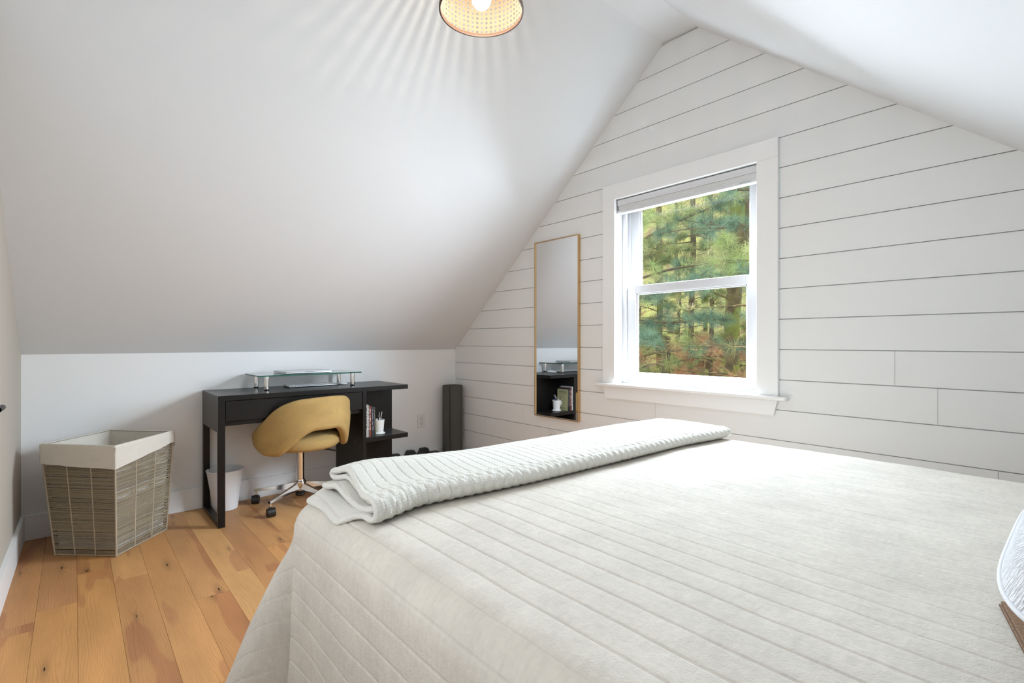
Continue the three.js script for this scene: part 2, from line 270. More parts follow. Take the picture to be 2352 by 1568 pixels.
// knitted throw: one folded strip, swept along z
const knitB = texture(256, 256, (i, j) => { const u = i / 256 * 8, v = j / 256 * 16; const cx = Math.abs((u % 1) - 0.5) * 2, st = ((v + cx * 0.9) % 1 + 1) % 1; return 0.25 + 0.75 * Math.pow(Math.sin(Math.PI * st), 0.7) * Math.pow(1 - Math.pow(Math.abs(cx * 2 - 1), 3), 0.5) * (0.8 + 0.2 * noise(u * 8, v * 4, 3, 64, 64)); }, false);
knitB.repeat.set(1 / 0.09, 1 / 0.148);
const mKnit = M(lin(0.71, 0.69, 0.63), 0.95, { bumpMap: knitB, bumpScale: 0.0009, sheen: 0.3, sheenRoughness: 0.9, side: THREE.DoubleSide });
{
  const ctrl = [[0.02, 0.036], [0.25, 0.034], [0.55, 0.034], [0.80, 0.036], [0.885, 0.041], [0.90, 0.049], [0.86, 0.057], [0.70, 0.057], [0.35, 0.057], [0.08, 0.058], [0.005, 0.062], [-0.02, 0.071], [0.02, 0.081], [0.15, 0.083], [0.45, 0.081], [0.75, 0.079], [0.92, 0.076], [0.985, 0.065], [1.0, 0.046], [0.985, 0.025], [0.93, 0.0135], [0.7, 0.0125], [0.35, 0.0125], [-0.045, 0.0125]];
  const curve = new THREE.CatmullRomCurve3(ctrl.map(([x, y]) => V(x * 0.3, y * 0.70, 0)), false, 'centripetal');
  const N = 170, pts = curve.getSpacedPoints(N), tan = pts.map((p, i) => pts[Math.min(N, i + 1)].clone().sub(pts[Math.max(0, i - 1)]).normalize()), len = curve.getLength();
  const loop = []; for (let i = 0; i <= N; i++) loop.push([i, 1]); for (let q = 1; q < 4; q++) loop.push([N, Math.cos(q * Math.PI / 4), q]); for (let i = N; i >= 0; i--) loop.push([i, -1]); for (let q = 1; q < 4; q++) loop.push([0, -Math.cos(q * Math.PI / 4), q]); loop.push([0, 1]);
  const Z0 = 0.60, NZ = 620;
  const surf = (u, v, iu, jv) => {
    const [i, side] = loop[jv], p = pts[i], t = tan[i], w = i / N * len;
    const lower = sm(0.78, 0.84, i / N);
    const ze = 2.105 + 0.035 * lower + 0.012 * (noise(w * 9, 3, 7) - 0.5) - 0.02 * sm(0.3, 0.1, Math.abs(i / N - 0.42));
    const z = mix(Z0 + 0.03 * noise(w * 5, 1, 8) + 0.05 * (p.x / 0.3 < 0.5 ? sm(0.3, 0, p.x / 0.3) * 0.6 : 0), ze, u), xf = p.x / 0.3;
    const near = sm(1.62, 2.08, z), far = sm(0.95, 0.62, z);
    const rib = (z + 0.012 * Math.sin(w * 11 + 1.3) + 0.02 * (noise(w * 3, z * 2, 9) - 0.5)) / 0.031, rf = rib - Math.floor(rib), gro = Math.exp(-Math.pow(Math.min(rf, 1 - rf) * 0.031 / 0.0017, 2));
    const st = Math.abs(Math.sin((w / 0.0115 + Math.floor(rib) * 0.5) * Math.PI));
    const endR = Math.sqrt(clamp(1 - Math.pow(Math.max(0, u * NZ - (NZ - 3)) / 3, 2))) * Math.sqrt(clamp(1 - Math.pow(Math.max(0, 3 - u * NZ) / 3, 2)));
    let th = (0.0068 - gro * (0.0003 + 0.0021 * st * st) + 0.0007 * st * (1 - gro)) * (0.25 + 0.75 * endR);
    const edge = sm(0.64, 0.70, i / N) * sm(0.82, 0.78, i / N); th += 0.0028 * edge * (Math.abs(Math.sin(z * 112 + w * 70)) * Math.abs(Math.sin(z * 112 - w * 70)) - 0.4) * endR;
    let n = [-t.y, t.x], o = th * side; let tx = 0;
    if (loop[jv].length === 3) { const q = loop[jv][2] * Math.PI / 4; tx = th * Math.sin(q) * (i === N ? 1 : -1); }
    const squash = mix(0.60, 0.92, near), hump = near * (0.017 * Math.exp(-Math.pow((xf - 0.30) / 0.17, 2)) - 0.007 * Math.exp(-Math.pow((xf - 0.72) / 0.14, 2))) * sm(0.010, 0.025, p.y);
    const left = 2.452 + 0.045 * sm(1.95, 2.12, z) + 0.015 * (noise(z * 2.2, 5, 6) - 0.5) + 0.03 * far, width = mix(1.03, 0.96, near);
    const droop = -0.022 * sm(2.09, 2.15, z) * lower;
    return [left + (p.x + n[0] * o + t.x * tx) * width, BY + 0.0035 + droop + p.y * squash + hump + n[1] * o + t.y * tx + 0.006 * (fbm(z * 4, p.x * 6, 33, 2) - 0.5) * sm(0.02, 0.06, p.y), z, w, z];
  };
  const g = grid(NZ, loop.length - 1, surf);
  // end caps
  const caps = []; for (const u of [0, 1]) { const pp = [], ix = []; for (let i = 0; i <= N; i++) { const a = surf(u, 0, 0, i); pp.push(...a.slice(0, 3)); const jb = N + 4 + (N - i); const c = surf(u, 0, 0, jb); pp.push(...c.slice(0, 3)); if (i) { const k = i * 2; ix.push(k - 2, k - 1, k, k - 1, k + 1, k); } } const c = new THREE.BufferGeometry(); c.setAttribute('position', new THREE.Float32BufferAttribute(pp, 3)); c.setIndex(ix); c.computeVertexNormals(); caps.push(c); }
  single('throw_blanket', 'thick off-white knitted throw folded across the foot of the bed', 'blanket', join(g, ...caps), mKnit);
}
// pillow leaning at the head end and the tan throw under it
const boucle = texture(256, 256, (i, j) => { const n = fbm(i / 7, j / 4.5, 11, 3, 36, 56); return Math.pow(n, 1.5); }, false); boucle.repeat.set(9, 9);
const mPillow = M(lin(0.76, 0.76, 0.78), 0.95, { bumpMap: boucle, bumpScale: 0.007, sheen: 0.2 });
const mPillowEdge = M(lin(0.76, 0.76, 0.78), 0.9);
{
  const p = thing('pillow', 'white nubby textured pillow lying on the quilt', 'pillow', [3.90, BY, 1.49]);
  const n = 4, out = (q) => { const c = Math.cos(q), k = Math.sin(q), r = Math.pow(Math.pow(Math.abs(c), n) + Math.pow(Math.abs(k), n), -1 / n); return [c * r * 0.25, k * r * 0.38]; };
  const half = (s) => grid(96, 22, (u, v) => { const [ox, oz] = out(u * Math.PI * 2), e = Math.pow(Math.max(0, 1 - Math.pow(v, 2.4)), 0.5), lump = 1 + 0.05 * (noise(u * 9, v * 3, 41, 9) - 0.5); return [ox * v * (s > 0 ? 1 : 0.995), 0.083 + s * (s > 0 ? 0.095 : 0.068) * e * lump, oz * v, ox * v, oz * v]; });
  mesh('cover', join(half(1), half(-1)), mPillow, p);
  const pipe = []; for (let i = 0; i < 60; i++) { const [x, z] = out(i / 60 * Math.PI * 2); pipe.push(V(x, 0.083, z)); }
  mesh('seam', new THREE.TubeGeometry(new THREE.CatmullRomCurve3(pipe, true), 160, 0.003, 8, true), mPillowEdge, p);
  const c = thing('tan_throw', 'tan brown folded throw peeking out under the white pillow', 'blanket', [3.643, BY, 1.572]);
  const tg = join(box(0, 0.30, 0.003, 0.0075, 0, 0.26, 0.002), box(0.002, 0.30, 0.0075, 0.012, 0.001, 0.26, 0.002)); tg.rotateY(0.25);
  mesh('fold', tg, M(lin(0.30, 0.17, 0.09), 0.9, { bumpMap: linenB, bumpScale: 0.002 }), c);
}

// ---------------------------------------------------------------- desk
const deskTex = texture(512, 512, (i, j) => { const v = 0.125 + 0.05 * (fbm(i / 90, j / 2.2, 80, 3) - 0.5) + 0.02 * (noise(i / 2, j / 2, 81) - 0.5); return [v * 1.03, v * 0.95, v * 0.9]; });
const mDesk = M(lin(0.8, 0.8, 0.8), 0.3, { map: deskTex, specularIntensity: 0.5 });
{
  const d = thing('desk', 'black-brown desk with a drawer, loop legs and an end shelf', 'desk', [0.25, 0, 1.35]);
  const x0 = 0.016 - 0.25, x1 = 0.483 - 0.25, z0 = 0.745 - 1.35, z1 = 1.952 - 1.35, zd0 = 1.062 - 1.35, zd1 = 1.088 - 1.35;
  mesh('desktop', box(x0, x1, 0.72, 0.75, z0, z1, 0.0015), mDesk, d);
  mesh('side_panel', box(x0, x1, 0.54, 0.72, z1 - 0.036, z1, 0.0015), mDesk, d);
  const f = 0.036;
  const loopLeg = join(box(x1 - f, x1, 0.0, 0.54, z1 - f, z1, 0.002), box(x0, x0 + f, 0.0, 0.54, z1 - f, z1, 0.002), box(x0 + f, x1 - f, 0, 0.024, z1 - f, z1, 0.002));
  mesh('leg_frame', loopLeg, mDesk, d);
  mesh('divider_panel', box(x0, x1, 0, 0.72, zd0, zd1, 0.0015), mDesk, d);
  const scr = M(lin(0.5, 0.5, 0.5), 0.4, { metalness: 1 });
  for (const [x, y] of [[0.10, 0.36], [0.19, 0.345]]) mesh('screw_cap', new THREE.CylinderGeometry(0.003, 0.003, 0.001, 10).rotateX(Math.PI / 2).translate(x, y, zd1 + 0.0008), scr, d);
  const dr = new THREE.Group(); dr.name = 'drawer'; d.add(dr);
  mesh('drawer_front', box(x1 - 0.022, x1 - 0.003, 0.602, 0.717, zd1 + 0.003, z1 - f - 0.003, 0.0015), mDesk, dr);
  mesh('drawer_tray', box(x0 + 0.05, x1 - 0.022, 0.61, 0.66, zd1 + 0.02, z1 - f - 0.02, 0.001), mDesk, dr);
  mesh('back_apron', box(x0 + 0.03, x0 + 0.045, 0.565, 0.72, zd1, z1 - f, 0.001), mDesk, d);
  mesh('bottom_rail', box(x1 - 0.05, x1 - 0.03, 0.572, 0.601, zd1, z1 - f, 0.001), mDesk, d);
  mesh('back_panel', box(0.0 - 0.012, 0.0, 0, 0.72, z0 + 0.006, zd0, 0.001), mDesk, d);
  mesh('shelf', box(x0 + 0.05, x1, 0.372, 0.404, z0, zd0, 0.0015), mDesk, d);
}
// glass monitor stand
{
  const s = thing('monitor_stand', 'clear glass monitor stand on four chrome posts', 'monitor stand', [0.19, 0.75, 1.372]);
  const hw = 0.165, hl = 0.338, c = 0.02, sh = new THREE.Shape(); sh.moveTo(-hw + c, -hl); sh.lineTo(hw - c, -hl); sh.quadraticCurveTo(hw, -hl, hw, -hl + c); sh.lineTo(hw, hl - c); sh.quadraticCurveTo(hw, hl, hw - c, hl); sh.lineTo(-hw + c, hl); sh.quadraticCurveTo(-hw, hl, -hw, hl - c); sh.lineTo(-hw, -hl + c); sh.quadraticCurveTo(-hw, -hl, -hw + c, -hl);
  const g = new THREE.ExtrudeGeometry(sh, { depth: 0.007, bevelEnabled: true, bevelSize: 0.0008, bevelThickness: 0.0008, bevelSegments: 1 }).rotateX(Math.PI / 2).translate(0, 0.0975, 0);
  mesh('glass_top', g, M(lin(1, 1, 1), 0.02, { transmission: 1, thickness: 0.008, ior: 1.5, attenuationColor: lin(0.45, 0.75, 0.68), attenuationDistance: 0.10 }), s);
  for (const x of [-0.125, 0.118]) for (const z of [-0.285, 0.278]) {
    const l = mesh('post', lathe([[0, 0.0], [0.0145, 0], [0.0145, 0.012], [0.0135, 0.0125], [0.0135, 0.015], [0.0145, 0.0155], [0.0145, 0.0875], [0.012, 0.0888], [0, 0.0888]], 28), mChrome, s); l.position.set(x, 0, z);
  }
}
const mAlu = M(lin(0.62, 0.62, 0.63), 0.32, { metalness: 0.9 });
{
  const l = thing('laptop', 'closed silver laptop lying on the glass stand', 'laptop', [0.19, 0.8485, 1.385]);
  l.rotation.y = 0.04;
  const slab = (y0, y1, w, dd) => { const h = new THREE.Shape(), a = w / 2, b = dd / 2, c = 0.014; h.moveTo(-a + c, -b); h.lineTo(a - c, -b); h.quadraticCurveTo(a, -b, a, -b + c); h.lineTo(a, b - c); h.quadraticCurveTo(a, b, a - c, b); h.lineTo(-a + c, b); h.quadraticCurveTo(-a, b, -a, b - c); h.lineTo(-a, -b + c); h.quadraticCurveTo(-a, -b, -a + c, -b); return new THREE.ExtrudeGeometry(h, { depth: y1 - y0 - 0.002, bevelEnabled: true, bevelSize: 0.001, bevelThickness: 0.001, bevelSegments: 2 }).rotateX(Math.PI / 2).translate(0, y1 - 0.001, 0); };
  for (const x of [-0.09, 0.09]) for (const z of [-0.13, 0.13]) mesh('foot', new THREE.CylinderGeometry(0.007, 0.007, 0.002, 12).translate(x, 0.001, z), mBlackPlastic, l);
  mesh('base', slab(0.002, 0.0105, 0.222, 0.318), mAlu, l);
  mesh('lid', slab(0.0112, 0.0165, 0.222, 0.318), mAlu, l);
  mesh('finger_notch', box(0.1112, 0.1124, 0.0088, 0.0108, -0.028, 0.028, 0.0003), mBlackPlastic, l);
}
{
  const k = thing('keyboard', 'slim white and silver keyboard under the glass stand', 'keyboard', [0.155, 0.7505, 1.318]);
  k.rotation.y = 0.03;
  const tilt = new THREE.Matrix4().makeRotationZ(-0.06);
  mesh('case', box(-0.06, 0.06, 0.003, 0.009, -0.17, 0.17, 0.003).applyMatrix4(tilt).translate(0, 0.003, 0), mAlu, k);
  mesh('battery_bar', rod([-0.052, 0.0075, -0.17], [-0.052, 0.0075, 0.17], 0.0065, 0.0065, 14), mAlu, k);
  const kg = new RoundedBoxGeometry(0.0155, 0.003, 0.0165, 1, 0.001), mKey = M(lin(0.8, 0.8, 0.8), 0.5);
  for (let r = 0; r < 5; r++) for (let c = 0; c < 16; c++) { if (r === 4 && c > 5 && c < 10) continue; const q = mesh('key', kg, mKey, k); q.position.set(-0.036 + r * 0.0195, 0.0138 + 0.0022 - (r * 0.0195) * 0.06, -0.1575 + c * 0.021); }
  mesh('key', box(-0.036 + 4 * 0.0195 - 0.0078, -0.036 + 4 * 0.0195 + 0.0078, 0.0098, 0.0128, -0.0395, 0.0395, 0.001), mKey, k);
}
{
  const m = thing('computer_mouse', 'white low-profile mouse beside the keyboard', 'mouse', [0.155, 0.7503, 1.098]);
  mesh('shell', grid(24, 16, (u, v) => { const x = (u * 2 - 1), a = v * Math.PI, w = Math.pow(Math.max(0, 1 - Math.pow(Math.abs(x), 4)), 0.5); return [x * 0.056, 0.003 + Math.sin(a) * 0.021 * Math.pow(1 - x * x, 0.6) * (0.85 - 0.3 * x), -Math.cos(a) * 0.029 * w, u, v]; }), M(lin(0.85, 0.85, 0.85), 0.25, { side: THREE.DoubleSide }), m);
  mesh('base_plate', new THREE.CylinderGeometry(0.027, 0.026, 0.004, 28).scale(1.95, 1, 0.95).translate(0, 0.002, 0), mAlu, m);
}
// books on the shelf, spines to the room
function spineTex(bg, fg, seedN, band) {
  const c = document.createElement('canvas'); c.width = 64; c.height = 512; const x = c.getContext('2d'); x.fillStyle = bg; x.fillRect(0, 0, 64, 512);
  if (band) { x.fillStyle = band; x.fillRect(0, 420, 64, 92); }
  x.fillStyle = fg; let y = 50; let k = 0; while (y < 400) { const h = 10 + 14 * hash(k, seedN, 2); x.fillRect(22 - 8 * hash(k, seedN, 3), y, 14 + 16 * hash(k, seedN, 4), h); y += h + 5 + (hash(k, seedN, 5) > 0.8 ? 24 : 0); k++; }
  const t = new THREE.CanvasTexture(c); t.colorSpace = THREE.SRGBColorSpace; return t;
}
function coverTex() {
  const c = document.createElement('canvas'); c.width = 256; c.height = 384; const x = c.getContext('2d'); x.fillStyle = '#a7a47a'; x.fillRect(0, 0, 256, 384); x.fillStyle = '#63624a';
  for (let i = 0; i < 6; i++) x.fillRect(40 + i * 30, 34, 18, 26); x.fillRect(24, 82, 208, 5);
  x.strokeStyle = '#63624a'; x.lineWidth = 5; x.beginPath(); x.ellipse(130, 210, 62, 84, 0.3, 0, 6.28); x.stroke(); x.beginPath(); x.moveTo(90, 270); x.bezierCurveTo(120, 180, 150, 250, 176, 150); x.stroke(); x.fillRect(60, 336, 130, 12);
  const t = new THREE.CanvasTexture(c); t.colorSpace = THREE.SRGBColorSpace; return t;
}
{
  const list = [   // thickness, height, depth, cover colour, spine texture, label
    [0.009, 0.224, 0.15, srgb(205, 205, 200), spineTex('#d8d8d4', '#3a3a3a', 1), 'thin white book at the divider end of the shelf row'],
    [0.011, 0.219, 0.15, srgb(120, 120, 118), spineTex('#8d8c88', '#d8d8d4', 2), 'thin grey book between white and dark red books'],
    [0.016, 0.212, 0.145, srgb(96, 38, 28), spineTex('#6e3220', '#e8ded0', 3), 'dark red-brown book with pale spine lettering'],
    [0.013, 0.206, 0.14, srgb(34, 38, 52), spineTex('#242838', '#9aa0aa', 4), 'dark navy blue book beside the olive book'],
    [0.010, 0.200, 0.14, srgb(150, 148, 110), spineTex('#3a3a36', '#8a8870', 5), 'olive green covered book nearest the white mug'],
  ];
  let z = 1.060; const lean = [0.0, 0.0, 0.0, 0.018, 0.036];
  list.forEach(([t, h, dp, col, spine, label], n) => {
    const b = thing('book', label, 'book', [0.470, 0.4045, z - t], 'books on the desk shelf'); z -= t + 0.0012 + (n > 1 ? 0.0045 : 0);
    const mc = M(col, 0.6), mp = M(lin(0.72, 0.69, 0.60), 0.9), g = 0.0014;
    const cover = (z0, z1) => box(-dp, 0, 0, h, z0, z1, 0.0004);
    if (n === 4) { const front = new THREE.PlaneGeometry(dp, h).rotateY(Math.PI).translate(-dp / 2, h / 2, -0.0003); mesh('cover_print', front, M(lin(1, 1, 1), 0.6, { map: coverTex() }), b); }
    mesh('cover', join(cover(0, g), cover(t - g, t)), mc, b);
    mesh('pages', box(-dp + 0.003, -0.001, 0.003, h - 0.003, g, t - g, 0), mp, b);
    const sp = box(-0.0008, 0.0008, 0, h, 0, t, 0), uv = sp.attributes.uv, p = sp.attributes.position; for (let i = 0; i < p.count; i++) uv.setXY(i, 1 - p.getZ(i) / t, p.getY(i) / h);
    mesh('spine', sp, M(lin(1, 1, 1), 0.6, { map: spine }), b);
    b.rotation.x = lean[n];
  });
}
// white mug with pens
{
  const X = 0.385, Z = 0.925, Y = 0.404;
  const m = thing('mug', 'white ceramic mug with a wide foot holding pens', 'mug', [X, Y, Z]); const mc = M(lin(0.84, 0.84, 0.82), 0.22);
  mesh('cup', lathe([[0, 0], [0.044, 0], [0.0455, 0.003], [0.0445, 0.007], [0.034, 0.012], [0.033, 0.016], [0.0365, 0.06], [0.0400, 0.096], [0.0415, 0.0985], [0.040, 0.1005], [0.0375, 0.098], [0.034, 0.06], [0.031, 0.02], [0, 0.018]], 48), mc, m);
  mesh('handle', tube([[0, 0.082, 0.036], [0, 0.090, 0.052], [0, 0.075, 0.062], [0, 0.055, 0.056], [0, 0.045, 0.035]], 0.0052, 36, 10), mc, m);
  const pen = (x, z, tx, tz, L, col, label) => { const p = thing('pen', label, 'pen', [X + x, Y + 0.0225, Z + z], 'pens in the white mug'); const g1 = rod([0, 0, 0], [tx * L, L, tz * L], 0.0038, 0.0038, 10), g2 = rod([tx * L, L, tz * L], [tx * (L + 0.014), L + 0.014, tz * (L + 0.014)], 0.0034, 0.002, 10); mesh('barrel', g1, col, p); mesh('tip', g2, mAlu, p); };
  pen(0.010, 0.008, -0.06, -0.24, 0.118, mAlu, 'long silver pen leaning out of the mug');
  pen(0.005, 0.014, -0.05, -0.15, 0.098, mBlackPlastic, 'black pen standing in the mug');
  pen(-0.006, 0.010, -0.12, -0.20, 0.112, M(lin(0.02, 0.05, 0.25), 0.35), 'dark blue pen leaning in the mug');
  pen(0.012, -0.004, 0.06, 0.10, 0.088, M(lin(0.8, 0.8, 0.8), 0.4), 'short white marker standing in the mug');
}

// ---------------------------------------------------------------- swivel chair
{
  const c = thing('office_chair', 'mustard upholstered swivel chair with chrome star base', 'chair', [0.297, 0, 1.44]);
  const felt = texture(256, 256, (i, j) => 0.4 * fbm(i / 3, j / 3, 21, 3, 85, 85) + 0.5 * noise(i / 1.5, j / 1.5, 23, 170, 170), false); felt.repeat.set(6, 6);
  const feltC = texture(256, 256, (i, j) => { const v = 0.93 + 0.10 * (fbm(i / 40, j / 40, 24, 3, 6, 6) - 0.5) + 0.05 * (noise(i / 2, j / 2, 25) - 0.5); return [v, v, v * 0.97]; }); feltC.repeat.set(2, 2);
  const mMus = M(lin(0.555, 0.365, 0.14), 0.9, { map: feltC, bumpMap: felt, bumpScale: 0.0012, sheen: 0.25, sheenColor: lin(0.8, 0.65, 0.35), sheenRoughness: 0.6 });
  const PM = 1.86, NP = 96, NS = 36;
  const yTab = [[0, 0.720], [0.35, 0.715], [0.65, 0.702], [1.0, 0.660], [1.27, 0.595], [1.6, 0.525], [2.0, 0.465]];
  const yT = (q) => { const t = Math.abs(q); let i = 0; while (i < yTab.length - 2 && t > yTab[i + 1][0]) i++; const [x0, y0] = yTab[i], [x1, y1] = yTab[i + 1], P = yTab[Math.max(0, i - 1)], Nn = yTab[Math.min(yTab.length - 1, i + 2)], m0 = i ? (y1 - P[1]) / (x1 - P[0]) : 0, m1 = (Nn[1] - y0) / (Nn[0] - x0), h = x1 - x0, k = (t - x0) / h, k2 = k * k, k3 = k2 * k; return (2 * k3 - 3 * k2 + 1) * y0 + (k3 - 2 * k2 + k) * h * m0 + (3 * k2 - 2 * k3) * y1 + (k3 - k2) * h * m1; };
  const yB = (q) => { const t = Math.abs(q); return mix(0.512, 0.362, sm(0.22, 1.10, t)) + 0.045 * sm(1.35, PM, t); };
  const shell = (u, v) => {
    const q = (u * 2 - 1) * PM, e = Math.max(0, Math.abs(q) - (PM - 0.16)) / 0.16, k = Math.sqrt(Math.max(0, 1 - e * e));
    const top = yT(q), bot = yB(q), mid = (top + bot) / 2, hh = Math.max(0.001, (top - bot) / 2 * mix(0.80, 1, k)) , th = 0.023 * mix(0.25, 1, k);
    const a = v * Math.PI * 2; let cy, cr; const rr0 = Math.min(th, hh), straight = hh - rr0;
    // stadium outline, outer face first
    const P = 2 * Math.PI * rr0 + 4 * straight; let s = v * P;
    if (s < 2 * straight) { cr = rr0; cy = -straight + s; } else if (s < 2 * straight + Math.PI * rr0) { const b = (s - 2 * straight) / rr0; cr = rr0 * Math.cos(b); cy = straight + rr0 * Math.sin(b); }
    else if (s < 4 * straight + Math.PI * rr0) { cr = -rr0; cy = straight - (s - 2 * straight - Math.PI * rr0); } else { const b = (s - 4 * straight - Math.PI * rr0) / rr0; cr = -rr0 * Math.cos(b); cy = -straight - rr0 * Math.sin(b); }
    const y = mid + cy, belly = 0.012 * Math.sin(clamp((y - 0.35) / 0.37) * Math.PI);
    const R = 0.262 + 0.06 * (y - 0.36) + belly * (cr > 0 ? 1 : 0.4) + cr + 0.02 * sm(0.9, 0, Math.abs(q)) * (y - 0.45) / 0.27;
    return [Math.cos(q) * R * 0.97, y, Math.sin(q) * R, u * 1.1, v * 0.9];
  };
  const back = mergeVertices(grid(NP, NS, shell)); back.computeVertexNormals(); back.rotateY(0.21); back.translate(0.026, 0, 0);
  mesh('backrest', back, mMus, c);
  mesh('seat', lathe([[0, 0.372], [0.17, 0.368], [0.218, 0.376], [0.236, 0.395], [0.240, 0.425], [0.228, 0.452], [0.19, 0.468], [0.10, 0.474], [0, 0.475]], 64).translate(0.026, 0, 0), mMus, c);
  mesh('seat_plate', box(-0.09, 0.09, 0.352, 0.372, -0.09, 0.09, 0.004), mBlackPlastic, c);
  mesh('lever', tube([[0.05, 0.356, -0.05], [0.09, 0.352, -0.11], [0.11, 0.345, -0.15], [0.125, 0.334, -0.19]], 0.0058, 24, 10), mBlackPlastic, c);
  mesh('gas_column', lathe([[0, 0.352], [0.029, 0.352], [0.029, 0.338], [0.0245, 0.336], [0.0245, 0.155], [0.03, 0.152], [0.03, 0.14], [0, 0.14]], 32), mChrome, c);
  mesh('column_shroud', lathe([[0, 0.335], [0.0275, 0.335], [0.0275, 0.350], [0, 0.350]], 24), mBlackPlastic, c);
  mesh('hub', lathe([[0, 0.06], [0.022, 0.06], [0.024, 0.09], [0.030, 0.10], [0.036, 0.118], [0.038, 0.140], [0.034, 0.146], [0, 0.146]], 36), mChrome, c);
  mesh('hub_cap', lathe([[0, 0.048], [0.026, 0.048], [0.030, 0.056], [0.030, 0.072], [0, 0.072]], 28), mBlackPlastic, c);
  for (let i = 0; i < 5; i++) {
    const a = (54.5 + 72 * i) * Math.PI / 180, leg = new THREE.Group(); leg.name = 'base_leg'; leg.rotation.y = -a; c.add(leg);
    const sec = (x, w, y0, y1) => [[x, y0, -w], [x, y0, w], [x, y1, w * 0.72], [x, y1, -w * 0.72]];
    const S = [sec(0.02, 0.015, 0.092, 0.136), sec(0.10, 0.0135, 0.090, 0.122), sec(0.24, 0.0115, 0.083, 0.100), sec(0.292, 0.0105, 0.081, 0.094)];
    const g = grid(3, 4, (u, v, i2, j) => { const p = S[i2][j % 4]; return [...p, u, v]; }); const cap = new THREE.BufferGeometry(); cap.setAttribute('position', new THREE.Float32BufferAttribute(S[3].flat(), 3)); cap.setIndex([0, 1, 2, 0, 2, 3]); cap.computeVertexNormals();
    mesh('arm', toCreasedNormals(join(g, cap), 0.6), M(lin(0.78, 0.76, 0.74), 0.12, { metalness: 1, side: THREE.DoubleSide }), leg);
    mesh('stem', rod([0.282, 0.05, 0], [0.282, 0.083, 0], 0.0085, 0.0085, 14), mChrome, leg);
    const cs = [0.7, 1.1, 0.4, 0.9, 0.2][i], cg = []; for (const s of [-1, 1]) { const w = new THREE.CylinderGeometry(0.0265, 0.0265, 0.017, 28).rotateX(Math.PI / 2).translate(0.010, 0.0265, s * 0.0125); cg.push(w); }
    const hood = new THREE.CylinderGeometry(0.0275, 0.0275, 0.044, 20, 1, true, Math.PI * 0.0, Math.PI * 0.9).rotateX(Math.PI / 2).rotateZ(0.4).translate(0.010, 0.0275, 0), neck = rod([0, 0.03, 0], [0, 0.058, 0], 0.010, 0.010, 12);
    const cst = mesh('caster', join(cg, hood, neck), M(lin(0.012, 0.012, 0.012), 0.4, { side: THREE.DoubleSide }), leg); cst.position.set(0.282, 0, 0); cst.rotation.y = cs + a * 0.3;
  }
}

